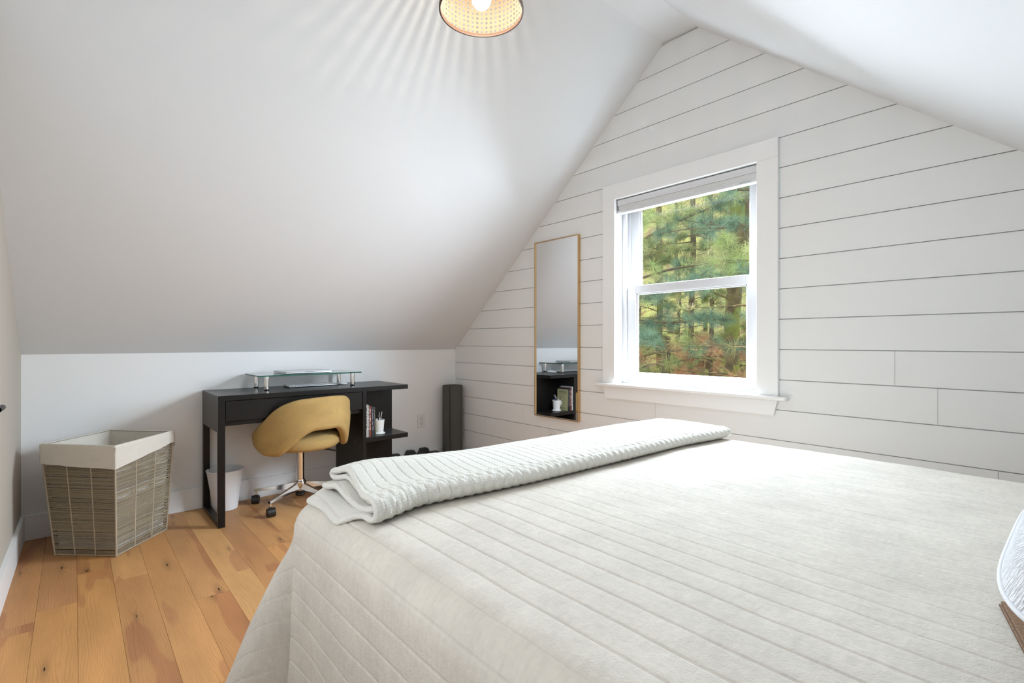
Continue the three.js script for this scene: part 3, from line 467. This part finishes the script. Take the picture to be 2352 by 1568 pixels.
// ---------------------------------------------------------------- waste bin, laundry basket, mat, weights
{
  const b = thing('waste_bin', 'small round white plastic waste bin under the desk', 'waste bin', [0.118, 0, 1.843]);
  mesh('body', lathe([[0, 0.004], [0.068, 0.004], [0.069, 0.0], [0.0705, 0.004], [0.084, 0.12], [0.103, 0.245], [0.107, 0.248], [0.107, 0.252], [0.103, 0.252], [0.100, 0.245], [0.081, 0.12], [0.068, 0.010], [0, 0.010]], 56), M(lin(0.82, 0.82, 0.83), 0.35), b);
}
{
  const bot = [[0.361, 2.634], [0.574, 2.411], [0.318, 2.181], [0.105, 2.404]], top = [[0.312, 2.690], [0.613, 2.418], [0.299, 2.144], [0.024, 2.412]], H = 0.55, CX = 0.34, CZ = 2.408;
  const b = thing('laundry_basket', 'square twine laundry basket with folded cream cloth liner', 'basket', [CX, 0, CZ]);
  const corner = (k, y) => { const t = y / H, f = t + 0.06 * t * (1 - t) * 0; return [mix(bot[k % 4][0], top[k % 4][0], f) - CX, y, mix(bot[k % 4][1], top[k % 4][1], f) - CZ]; };
  const on = (k, s, y, inset = 0) => { const a = corner(k, y), c = corner(k + 1, y); let p = [mix(a[0], c[0], s), y, mix(a[2], c[2], s)]; if (inset) { const l = Math.hypot(p[0], p[2]); p = [p[0] * (1 - inset / l), y, p[2] * (1 - inset / l)]; } return p; };
  const mRope = M(lin(1, 1, 1), 0.85, { vertexColors: true }), mPost = M(lin(0.44, 0.37, 0.27), 0.8);
  // wrapped frame
  const frame = []; for (let k = 0; k < 4; k++) { for (const s of [0, 1 / 3, 2 / 3]) frame.push(rod(on(k, s, 0.003, -0.0045), on(k, s, 0.542, -0.0045), s ? 0.0030 : 0.0042, s ? 0.0030 : 0.0042, 8)); for (const y of [0.005, 0.54]) frame.push(rod(on(k, 0, y), on(k, 1, y), 0.0038, 0.0038, 8)); }
  mesh('frame', join(frame), mPost, b);
  // twine strands, one merged part per side
  for (let k = 0; k < 4; k++) {
    const geos = []; let y = 0.009;
    while (y < 0.535) {
      const r = 0.0019 * (0.85 + 0.4 * rnd()), ph = rnd() * 6.28, upper = y > 0.288, below = upper ? 0.54 - y : 0.288 - y, sag = -0.007 * Math.exp(-below / 0.035), messy = (k === 1 ? 0.0035 : 0.0012), pts = [];
      for (let i = 0; i <= 15; i++) { const s = i / 15, w = Math.abs(Math.sin(s * 3 * Math.PI)), yy = y + sag * w * 0.9 + messy * (noise(s * 7 + ph, y * 40, 12) - 0.5) * (k === 1 ? (0.3 + 2.2 * s * s) : 1); pts.push(V(...on(k, s, clamp(yy, 0.004, 0.545), -0.0028 + (i % 5 ? 0.001 : -0.001)))); }
      const g = new THREE.TubeGeometry(new THREE.CatmullRomCurve3(pts), 15, r, 5, false), c = new Float32Array(g.attributes.position.count * 3), t = 0.75 + 0.4 * rnd(), w = rnd(); for (let i = 0; i < c.length; i += 3) { c[i] = mix(0.36, 0.30, w) * t; c[i + 1] = mix(0.285, 0.25, w) * t; c[i + 2] = mix(0.18, 0.185, w) * t; }
      const n = g.toNonIndexed(); const cc = new Float32Array(n.attributes.position.count * 3); for (let i = 0; i < cc.length; i += 3) { cc[i] = c[0]; cc[i + 1] = c[1]; cc[i + 2] = c[2]; } n.setAttribute('color', new THREE.BufferAttribute(cc, 3)); geos.push(n);
      y += 2 * r + (rnd() < 0.10 ? 0.0035 : 0.0004) + (y < 0.08 ? 0.0012 : 0) + (k === 1 ? 0.0006 : 0);
    }
    const s = mesh('twine_wrap', mergeGeometries(geos), mRope, b); s.userData.kind = 'stuff';
  }
  // cloth liner: bag inside, cuff folded over the rim
  const cloth = texture(256, 256, (i, j) => { const v = 0.93 + 0.03 * (fbm(i / 50, j / 2, 4, 2, 0, 128) - 0.5) + 0.03 * (fbm(i / 2, j / 50, 5, 2, 128, 0) - 0.5); return [v, v * 0.975, v * 0.93]; }); cloth.repeat.set(4, 4);
  const mCl = M(lin(0.80, 0.79, 0.77), 0.95, { map: cloth, side: THREE.DoubleSide, bumpMap: linenB, bumpScale: 0.001 });
  const ring = (u) => { const s4 = u * 4, k = Math.min(3, Math.floor(s4)); return [k, s4 - k]; };
  mesh('liner_bag', grid(80, 14, (u, v) => { const [k, s] = ring(u), y = mix(0.03, 0.549, v), p = on(k, s, y, 0.012 + 0.006 * noise(u * 24, v * 5, 17)); return [p[0], p[1], p[2], u * 1.6, v * 0.5]; }), mCl, b);
  mesh('liner_floor', new THREE.PlaneGeometry(0.30, 0.30).rotateX(-Math.PI / 2).rotateY(0.8).translate(0, 0.032, 0), mCl, b);
  mesh('liner_cuff', grid(160, 14, (u, v) => { const [k, s] = ring(u); const bow = 0.012 * Math.sin(s * Math.PI) , drop = (k === 0 ? mix(0.098, 0.115, s) : k === 1 ? mix(0.115, 0.060, s) : 0.085) - 0.004 * noise(u * 30, 2, 18); let y, inset; if (v < 0.25) { const a = v / 0.25 * Math.PI; y = 0.551 + 0.004 * Math.sin(a); inset = 0.012 * Math.cos(a) * 0.75 + 0.002; } else { const t = (v - 0.25) / 0.75; y = 0.551 - drop * t; inset = -0.0085 - 0.004 * t - 0.004 * fbm(u * 40, t * 2, 19, 2) * t; } const p = on(k, s, Math.min(y, 0.55), inset); return [p[0], y, p[2], u * 1.6, v * 0.2]; }), mCl, b);
}
{
  const m = thing('exercise_mat', 'rolled charcoal exercise mat standing in the corner', 'mat', [0.118, 0, 0.108]);
  const t = 0.006, pts = [], turns = 5.5, r0 = 0.030, r1 = 0.088, N = 220, inner = [], outer = []; const a0 = -0.9 - turns * 2 * Math.PI;
  for (let i = 0; i <= N; i++) { const q = i / N, a = a0 + q * turns * 2 * Math.PI, r = mix(r0, r1, q) + 0.012 * sm(0.95, 1, q); outer.push([Math.cos(a) * r, Math.sin(a) * r]); inner.push([Math.cos(a) * (r - t), Math.sin(a) * (r - t)]); }
  const g = prism([...outer, ...inner.reverse()], 0, 0.685).rotateX(-Math.PI / 2);
  const rub = texture(128, 128, (i, j) => 0.5 + 0.5 * Math.sin(i / 128 * 50) * Math.sin(j / 128 * 50) + 0.3 * noise(i / 2, j / 2, 3), false); rub.repeat.set(10, 10);
  mesh('roll', toCreasedNormals(g, 0.7), M(lin(0.078, 0.077, 0.071), 0.7, { bumpMap: rub, bumpScale: 0.0006 }), m);
}
{
  const spots = [[0.700, 0.040], [0.612, 0.046], [0.477, 0.052], [0.352, 0.054]];
  const mIron = M(lin(0.035, 0.035, 0.036), 0.6);
  const rk = thing('weight_rack', 'low black rack carrying the dumbbells along the knee wall', 'rack', [0.13, 0, 0.52]);
  mesh('rail', box(-0.098, -0.07, 0.063, 0.075, -0.24, 0.22, 0.002), mIron, rk); mesh('rail', box(0.07, 0.098, 0.063, 0.075, -0.24, 0.22, 0.002), mIron, rk);
  for (const z of [-0.2, 0.2]) { mesh('foot', box(-0.10, 0.10, 0, 0.014, z - 0.012, z + 0.012, 0.002), mIron, rk); for (const x of [-0.084, 0.084]) mesh('post', box(x - 0.008, x + 0.008, 0.014, 0.063, z - 0.01, z + 0.01, 0.001), mIron, rk); }
  const lab = ['smallest black hex dumbbell, next to the desk end', 'black hex dumbbell second from the desk end', 'larger black hex dumbbell second from the rolled mat', 'largest black hex dumbbell, beside the rolled mat'];
  spots.forEach(([z, a], n) => {
    const ap = a * Math.sqrt(3) / 2;
    const d = thing('dumbbell', lab[n], 'dumbbell', [0.13, 0.0752, z], 'hex dumbbells on the rack');
    const hex = (x0, x1) => { const g = new THREE.CylinderGeometry(a, a, x1 - x0, 6, 1), c = new THREE.CylinderGeometry(a * 0.86, a, 0.008, 6, 1).translate(0, (x1 - x0) / 2 + 0.004, 0), c2 = new THREE.CylinderGeometry(a, a * 0.86, 0.008, 6, 1).translate(0, -(x1 - x0) / 2 - 0.004, 0); return toCreasedNormals(join(g, c, c2), 0.3).rotateZ(-Math.PI / 2).translate((x0 + x1) / 2, ap, 0); };
    mesh('head', hex(0.062, 0.105), mIron, d); mesh('head', hex(-0.105, -0.062), mIron, d);
    mesh('grip', lathe([[0.013, -0.055], [0.015, -0.02], [0.0165, 0], [0.015, 0.02], [0.013, 0.055]], 20).rotateZ(Math.PI / 2).translate(0, ap, 0), mChrome, d);
  });
}

// ---------------------------------------------------------------- mirror, outlets
{
  const m = thing('wall_mirror', 'tall narrow mirror with a thin brass frame', 'mirror', [1.259, 1.151, 0]);
  const w = 0.2125, h = 0.629, t = 0.006, d = 0.024;
  mesh('frame', join(box(-w, -w + t, -h, h, 0.001, d, 0.001), box(w - t, w, -h, h, 0.001, d, 0.001), box(-w + t, w - t, h - t, h, 0.001, d, 0.001), box(-w + t, w - t, -h, -h + t, 0.001, d, 0.001)), mBrass, m);
  mesh('backing', box(-w + t, w - t, -h + t, h - t, 0.001, 0.010, 0), mBlackPlastic, m);
  mesh('mirror_glass', box(-w + t, w - t, -h + t, h - t, 0.0105, 0.0155, 0), M(lin(0.82, 0.825, 0.83), 0.0, { metalness: 1 }), m);
}
function outlet(label, pos, turn) {
  const o = thing('outlet', label, 'outlet', pos); o.rotation.y = turn;
  mesh('cover_plate', box(-0.035, 0.035, -0.0575, 0.0575, 0, 0.006, 0.003), M(lin(0.80, 0.80, 0.78), 0.4), o);
  const dk = M(lin(0.05, 0.05, 0.05), 0.6), fc = M(lin(0.76, 0.76, 0.74), 0.4);
  for (const y of [-0.0195, 0.0195]) { mesh('socket', new THREE.CylinderGeometry(0.0165, 0.0165, 0.002, 28).rotateX(Math.PI / 2).scale(1, 0.85, 1).translate(0, y, 0.0068), fc, o); for (const x of [-0.0065, 0.0065]) mesh('slot', box(x - 0.0012, x + 0.0012, y + 0.000, y + 0.009, 0.0070, 0.0082, 0), dk, o); mesh('slot', new THREE.CylinderGeometry(0.0026, 0.0026, 0.001, 12).rotateX(Math.PI / 2).translate(0, y - 0.008, 0.0078), dk, o); }
  mesh('screw', new THREE.CylinderGeometry(0.003, 0.003, 0.001, 12).rotateX(Math.PI / 2).translate(0, 0, 0.0066), mAlu, o);
}
outlet('white duplex outlet on the knee wall beside the desk', [0.0005, 0.388, 0.351], Math.PI / 2);
outlet('white duplex outlet on the shiplap below the mirror', [1.205, 0.375, 0.0005], 0);

// ---------------------------------------------------------------- pendant lamp
{
  const L = thing('pendant_lamp', 'round cane webbing pendant lamp with dark rims, lit', 'lamp', [2.208, 2.778, 1.40]);
  const R = 0.157, yb = 2.309 - 2.778, yt = yb + 0.205, mRim = M(lin(0.10, 0.055, 0.035), 0.55);
  mesh('ceiling_canopy', lathe([[0, 0], [0.058, 0], [0.058, -0.012], [0.05, -0.022], [0, -0.024]], 40), mRim, L);
  mesh('cord', rod([0, -0.024, 0], [0, yt + 0.005, 0], 0.0032, 0.0032, 10), mBlackPlastic, L);
  mesh('socket', lathe([[0, yt + 0.02], [0.012, yt + 0.02], [0.02, yt - 0.005], [0.02, yt - 0.07], [0, yt - 0.07]], 24), mRim, L);
  const torus = (y) => lathe([[R - 0.003, y - 0.006], [R + 0.003, y - 0.006], [R + 0.003, y + 0.006], [R - 0.003, y + 0.006], [R - 0.003, y - 0.006]], 96);
  mesh('rim', torus(yb + 0.006), mRim, L); mesh('rim', torus(yt - 0.006), mRim, L);
  for (let i = 0; i < 3; i++) { const a = i * 2.094 + 0.5; mesh('spoke', rod([0, yt - 0.008, 0], [Math.cos(a) * R, yt - 0.008, Math.sin(a) * R], 0.0022, 0.0022, 8), mRim, L); }
  const NA = 52, rows = 10, y0 = yb + 0.011, dy = (yt - yb - 0.022) / rows, pos = [], idx = [];
  for (let i = 0; i < NA; i++) for (let j = 0; j < rows; j++) {
    const base = pos.length / 3, ca = (i + 0.5) / NA, cy = y0 + (j + 0.5) * dy, hr = 0.0050;
    const put = (du, dv) => { const a = (ca + du / NA) * 2 * Math.PI; pos.push(Math.cos(a) * R, cy + dv * dy, Math.sin(a) * R); };
    const sq = [[0.5, 0], [0.5, 0.5], [0, 0.5], [-0.5, 0.5], [-0.5, 0], [-0.5, -0.5], [0, -0.5], [0.5, -0.5]];
    for (const s of sq) put(...s); for (let k = 0; k < 8; k++) { const a = k * Math.PI / 4; put(Math.cos(a) * hr / (2 * Math.PI * R / NA), Math.sin(a) * hr / dy); }
    for (let k = 0; k < 8; k++) { const n = (k + 1) % 8; idx.push(base + k, base + n, base + 8 + n, base + k, base + 8 + n, base + 8 + k); }
  }
  const g = new THREE.BufferGeometry(); g.setAttribute('position', new THREE.Float32BufferAttribute(pos, 3)); g.setIndex(idx); g.computeVertexNormals();
  const cane = mesh('cane_webbing', g, M(lin(0.18, 0.132, 0.083), 0.9, { side: THREE.DoubleSide, transmission: 0.12, thickness: 0 }), L);
  const bulb = mesh('bulb', new THREE.SphereGeometry(0.038, 32, 24).scale(1, 1.2, 1).translate(0, yb + 0.055, 0), M(lin(1, 0.95, 0.85), 0.3, { emissive: lin(1, 0.84, 0.62), emissiveIntensity: 3.0 }), L);
  for (const dy2 of [-0.018, 0, 0.018]) { const p = new THREE.PointLight(lin(1, 0.89, 0.76), 0.135); p.position.set(0, yb + 0.055 + dy2, 0); p.castShadow = true; p.shadow.radius = 0.35; p.name = 'bulb_light'; L.add(p); }
}

// ---------------------------------------------------------------- outdoors: pines close to the window, a wooded slope behind
const bark = (c1, c2, moss, sd) => { const t = texture(128, 256, (i, j) => { const n = fbm(i / 10, j / 26, sd, 4, 13, 10), m = sm(0.45, 0.62, fbm(i / 30, j / 30, sd + 9, 3, 4, 9)) * moss; return [mix(mix(c1[0], c2[0], n), 0.42, m), mix(mix(c1[1], c2[1], n), 0.47, m), mix(mix(c1[2], c2[2], n), 0.16, m)]; }); return M(lin(1, 1, 1), 0.95, { map: t }); };
const mBarkMoss = bark([0.22, 0.19, 0.12], [0.50, 0.45, 0.30], 0.9, 61), mBark = bark([0.17, 0.145, 0.11], [0.46, 0.40, 0.31], 0.35, 62);
const mTwig = M(srgb(112, 96, 74), 0.9), mTwigPale = M(srgb(168, 146, 104), 0.9);
const mNeedle = M(lin(1, 1, 1), 0.6, { side: THREE.DoubleSide });
function tuft(n, L, w, spread) {
  const p = [], idx = [];
  for (let i = 0; i < n; i++) {
    const a = rnd() * Math.PI * 2, e = Math.acos(1 - spread * rnd()), d = V(Math.sin(e) * Math.cos(a), Math.cos(e), Math.sin(e) * Math.sin(a)), l = L * rr(0.75, 1.05), o = V(0, rr(-0.05, 0.03), 0), side = d.clone().cross(V(rnd() - 0.5, rnd() - 0.5, rnd() - 0.5)).normalize().multiplyScalar(w / 2), end = o.clone().addScaledVector(d, l).add(V(0, -0.012, 0)), b = p.length / 3;
    for (const q of [o.clone().add(side), o.clone().sub(side), end.clone().addScaledVector(side, 0.4), end.clone().addScaledVector(side, -0.4)]) p.push(q.x, q.y, q.z);
    idx.push(b, b + 1, b + 2, b + 1, b + 3, b + 2);
  }
  const g = new THREE.BufferGeometry(); g.setAttribute('position', new THREE.Float32BufferAttribute(p, 3)); g.setIndex(idx); g.computeVertexNormals(); return g;
}
const tuftNear = [tuft(72, 0.135, 0.0031, 1.4), tuft(64, 0.125, 0.0031, 1.2)], tuftFar = tuft(44, 0.16, 0.0075, 1.3);
const tones = { pale: [[0.55, 0.56, 0.27], [0.48, 0.54, 0.25], [0.60, 0.58, 0.33]], lime: [[0.36, 0.44, 0.16], [0.27, 0.38, 0.13], [0.44, 0.48, 0.22]], blue: [[0.07, 0.15, 0.095], [0.11, 0.21, 0.13], [0.17, 0.29, 0.19]], dark: [[0.035, 0.10, 0.06], [0.05, 0.13, 0.08], [0.08, 0.17, 0.10]], olive: [[0.20, 0.25, 0.07], [0.26, 0.26, 0.09], [0.15, 0.22, 0.07]], rust: [[0.30, 0.13, 0.05], [0.36, 0.18, 0.08], [0.25, 0.14, 0.07]] };
const Mx = new THREE.Matrix4(), Qt = new THREE.Quaternion();
function pine(label, x, z, y0, y1, r, mat, spec, far = false) {
  const t = thing('pine_tree', label, 'tree', [x, y0, z], 'pines outside the window');
  const H = y1 - y0, pts = []; for (let i = 0; i <= 6; i++) pts.push(V((noise(i * 0.7, x * 3, 77) - 0.5) * 0.16, H * i / 6, (noise(i * 0.7, z * 3, 78) - 0.5) * 0.16));
  const tg = new THREE.TubeGeometry(new THREE.CatmullRomCurve3(pts), 24, r, 12, false); const tuv = tg.attributes.uv; for (let i = 0; i < tuv.count; i++) tuv.setXY(i, tuv.getY(i), tuv.getX(i) * H / 0.9);
  mesh('trunk', tg, mat, t);
  const tufts = [], twigs = [], pale = [];
  for (const [h, ang, len, rise, tone, dens, dead] of spec) {
    const yb = h - y0, c = Math.cos(ang), s = Math.sin(ang), bp = []; for (let i = 0; i <= 5; i++) { const q = i / 5; bp.push(V(c * len * q + (rnd() - 0.5) * 0.07 * len * q, yb + rise * len * (q - 0.45 * q * q) + (rnd() - 0.5) * 0.04, s * len * q + (rnd() - 0.5) * 0.07 * len * q)); }
    const cv = new THREE.CatmullRomCurve3(bp);
    const bg = new THREE.TubeGeometry(cv, 14, 0.012 + len * 0.005, 6, false), pos = bg.attributes.position, v = V(0, 0, 0); for (let i = 0; i <= 14; i++) { const q = cv.getPointAt(i / 14), k = 1 - 0.8 * i / 14; for (let j = 0; j <= 6; j++) { const n = i * 7 + j; v.fromBufferAttribute(pos, n).sub(q).multiplyScalar(k).add(q); pos.setXYZ(n, v.x, v.y, v.z); } } bg.computeVertexNormals();
    mesh('branch', bg, mat, t);
    const subs = Math.round(len * (far ? 6 : 11) * dens);
    for (let k = 0; k < subs; k++) {
      const q = rr(0.18, 1), o = cv.getPointAt(q), d = cv.getTangentAt(q), side = V(-d.z, 0, d.x).multiplyScalar(rnd() < 0.5 ? 1 : -1), dir = d.clone().multiplyScalar(rr(0.4, 1)).addScaledVector(side, rr(0.2, 1.0)).add(V(0, rr(-0.25, 0.45), 0)).normalize(), l = rr(0.12, 0.42) * (far ? 1.5 : 1) * (1.15 - 0.6 * q);
      const e = o.clone().addScaledVector(dir, l), mid = o.clone().lerp(e, 0.5).add(V(0, rr(-0.03, 0.04), 0));
      (dead && rnd() < 0.6 ? pale : twigs).push(new THREE.TubeGeometry(new THREE.QuadraticBezierCurve3(o, mid, e), 4, far ? 0.006 : rr(0.0025, 0.005), 4, false));
      if (dead && rnd() < 0.8) { if (rnd() < 0.5) { const e2 = e.clone().add(V(rr(-0.2, 0.2), rr(-0.2, 0.15), rr(-0.2, 0.2))); pale.push(new THREE.TubeGeometry(new THREE.LineCurve3(mid, e2), 1, 0.0022, 4, false)); } if (rnd() > 0.25) continue; }
      const nT = far ? 3 : (rnd() < 0.4 ? 2 : 1); for (let m = 0; m < nT; m++) tufts.push([o.clone().lerp(e, 1 - m * 0.30), dir, tone]);
    }
    tufts.push([cv.getPointAt(1), cv.getTangentAt(1), tone]);
  }
  if (twigs.length) { const w = mesh('twigs', mergeGeometries(twigs), mTwig, t); w.userData.kind = 'stuff'; }
  if (pale.length) { const w = mesh('dead_twigs', mergeGeometries(pale), mTwigPale, t); w.userData.kind = 'stuff'; }
  if (tufts.length) {
    const im = new THREE.InstancedMesh(far ? tuftFar : tuftNear[Math.floor(rnd() * 2)], mNeedle, tufts.length), col = new THREE.Color();
    tufts.forEach(([p, d, tone], i) => { Qt.setFromUnitVectors(V(0, 1, 0), d.clone().add(V(rr(-0.3, 0.3), rr(-0.1, 0.5), rr(-0.3, 0.3))).normalize()); const s = rr(0.8, 1.15); Mx.compose(p, Qt, V(s, s, s)); im.setMatrixAt(i, Mx); const c = tones[tone][Math.floor(rnd() * 3)], k = rr(0.75, 1.3); col.setRGB(c[0] * k, c[1] * k, c[2] * k); im.setColorAt(i, col); });
    im.name = 'needles'; im.userData.kind = 'stuff'; im.castShadow = im.receiveShadow = true; t.add(im);
  }
  return t;
}
const A = (deg) => deg * Math.PI / 180;
// close pine: its blue-green and lime boughs cross the upper sash
pine('near pine whose blue-green boughs cross the upper sash', 2.05, -3.1, -4, 5.5, 0.11, mBark, [
  [3.1, A(170), 1.7, 0.10, 'dark', 1.1], [2.75, A(200), 1.6, 0.05, 'dark', 1.0], [2.55, A(165), 2.0, 0.22, 'blue', 0.9], [2.15, A(185), 2.1, 0.28, 'blue', 1.0], [1.95, A(205), 1.9, 0.10, 'lime', 1.0], [1.75, A(160), 1.9, -0.12, 'blue', 0.8], [2.9, A(215), 1.8, 0.1, 'lime', 0.9], [3.5, A(185), 1.9, 0.0, 'dark', 1.0], [1.4, A(195), 1.4, 0.1, 'olive', 0.5, 1], [0.9, A(170), 1.5, 0.15, 'olive', 0.5, 1], [2.4, A(20), 1.4, 0.1, 'blue', 0.8], [3.0, A(330), 1.4, 0.1, 'dark', 0.8]]);
pine('pine with lime needles beyond the upper sash', -1.35, -4.3, -4, 5.5, 0.08, mBark, [
  [2.6, A(20), 2.4, 0.15, 'lime', 1.2], [2.3, A(50), 2.3, 0.15, 'lime', 1.2], [2.05, A(5), 2.4, 0.12, 'lime', 1.1], [1.85, A(340), 2.3, 0.2, 'lime', 1.1], [2.9, A(35), 2.3, 0.1, 'lime', 1.1], [3.2, A(350), 2.3, 0.1, 'blue', 1.0], [1.65, A(30), 2.2, 0.1, 'blue', 1.2], [1.35, A(15), 2.1, 0.0, 'blue', 1.3], [1.2, A(45), 1.9, -0.1, 'blue', 1.3], [1.05, A(350), 1.9, -0.1, 'blue', 1.2], [0.75, A(20), 2.0, 0.2, 'rust', 0.7, 1], [0.5, A(40), 2.0, 0.25, 'olive', 0.6, 1], [2.4, A(180), 1.3, 0.1, 'lime', 0.8], [1.6, A(200), 1.3, 0.1, 'blue', 0.8]]);
pine('mossy green trunk with bare twigs in the lower sash', 0.05, -5.2, -4, 6, 0.115, mBarkMoss, [
  [1.3, A(150), 1.5, 0.2, 'olive', 0.9, 1], [1.0, A(20), 1.3, 0.25, 'olive', 0.9, 1], [0.7, A(170), 1.6, 0.2, 'rust', 0.7, 1], [0.45, A(60), 1.4, 0.2, 'rust', 0.7, 1], [1.7, A(100), 1.2, 0.2, 'olive', 0.8, 1], [2.3, A(70), 1.4, 0.15, 'lime', 0.9], [2.9, A(140), 1.5, 0.1, 'lime', 0.9], [2.6, A(10), 1.4, 0.1, 'olive', 0.9], [3.4, A(110), 1.6, 0.1, 'lime', 0.9], [0.1, A(120), 1.5, 0.2, 'olive', 0.7, 1]]);
pine('dark slim trunk beside the mossy trunk', 0.47, -4.9, -4, 6, 0.06, mBark, [[2.1, A(160), 1.1, 0.2, 'blue', 1.0], [1.6, A(60), 1.0, 0.1, 'olive', 0.8, 1], [1.0, A(200), 1.0, 0.2, 'olive', 0.8, 1], [2.7, A(120), 1.2, 0.1, 'blue', 1.0], [0.5, A(150), 1.0, 0.2, 'rust', 0.6, 1]]);
pine('short brown stump-like pine low in the window', -0.95, -5.0, -4, 1.15, 0.075, mBark, [[0.9, A(40), 1.3, 0.2, 'rust', 0.9, 1], [0.7, A(330), 1.2, 0.25, 'rust', 0.9, 1], [0.5, A(80), 1.2, 0.2, 'olive', 0.8, 1], [0.3, A(10), 1.2, 0.2, 'olive', 0.8, 1], [1.0, A(120), 1.1, 0.1, 'olive', 0.9, 1]]);
// wooded background
const bgTone = ['pale', 'olive', 'pale', 'lime', 'pale', 'lime'];
for (let i = 0; i < 20; i++) {
  const z = -7.0 - (i % 5) * 1.7 - rnd(), t = (i * 0.618) % 1, x = mix(-0.9, -0.25, t) * (2.6 - z) + 3.7 + rr(-0.3, 0.3), sp = [];
  for (let k = 0; k < 17; k++) { const h = rr(-1.2, 4.6), low = h < 1.0; sp.push([h, rr(0, 6.28), rr(1.0, 2.0), rr(-0.1, 0.4), low ? (rnd() < 0.35 ? 'rust' : 'olive') : rnd() < 0.3 ? 'olive' : bgTone[i % 6], rr(0.8, 1.3), low ? (rnd() < 0.7 ? 1 : 0) : k % 5 === 0 ? 1 : 0]); }
  pine(`slender background pine with ${{ pale: 'pale yellow-green', olive: 'olive', lime: 'lime green' }[bgTone[i % 6]]} needles and a ${i % 3 ? 'grey-brown' : 'mossy'} trunk`, x, z, -3.8 + Math.pow(Math.max(0, -z - 5.6), 1.25) * 0.24, 6.5, rr(0.05, 0.09), i % 3 ? mBark : mBarkMoss, sp, true);
}
{
  const litter = texture(512, 512, (i, j) => { const n = fbm(i / 40, j / 40, 91, 4, 13, 13), m = fbm(i / 5, j / 5, 95, 3, 102, 102), g = sm(0.4, 0.6, n); return [mix(0.46, 0.56, g) * (0.7 + 0.6 * m), mix(0.39, 0.57, g) * (0.7 + 0.6 * m), mix(0.25, 0.31, g) * (0.7 + 0.6 * m)]; });
  litter.repeat.set(0.35, 0.35);
  const g = grid(40, 40, (u, v) => { const x = mix(-40, 30, u), d = v * 40, y = -3.6 + Math.pow(Math.max(0, d - 5), 1.25) * 0.24 + 0.4 * (fbm(x / 4, d / 4, 99, 3) - 0.5); return [x, y, -0.6 - d, x, d]; });
  const gr = mesh('ground', g, M(lin(1, 1, 1), 1, { map: litter, side: THREE.DoubleSide }), scene); gr.userData = { label: 'grassy leaf-strewn wooded slope behind the pines', category: 'ground', kind: 'structure' };
}

renderer.render(scene, camera);
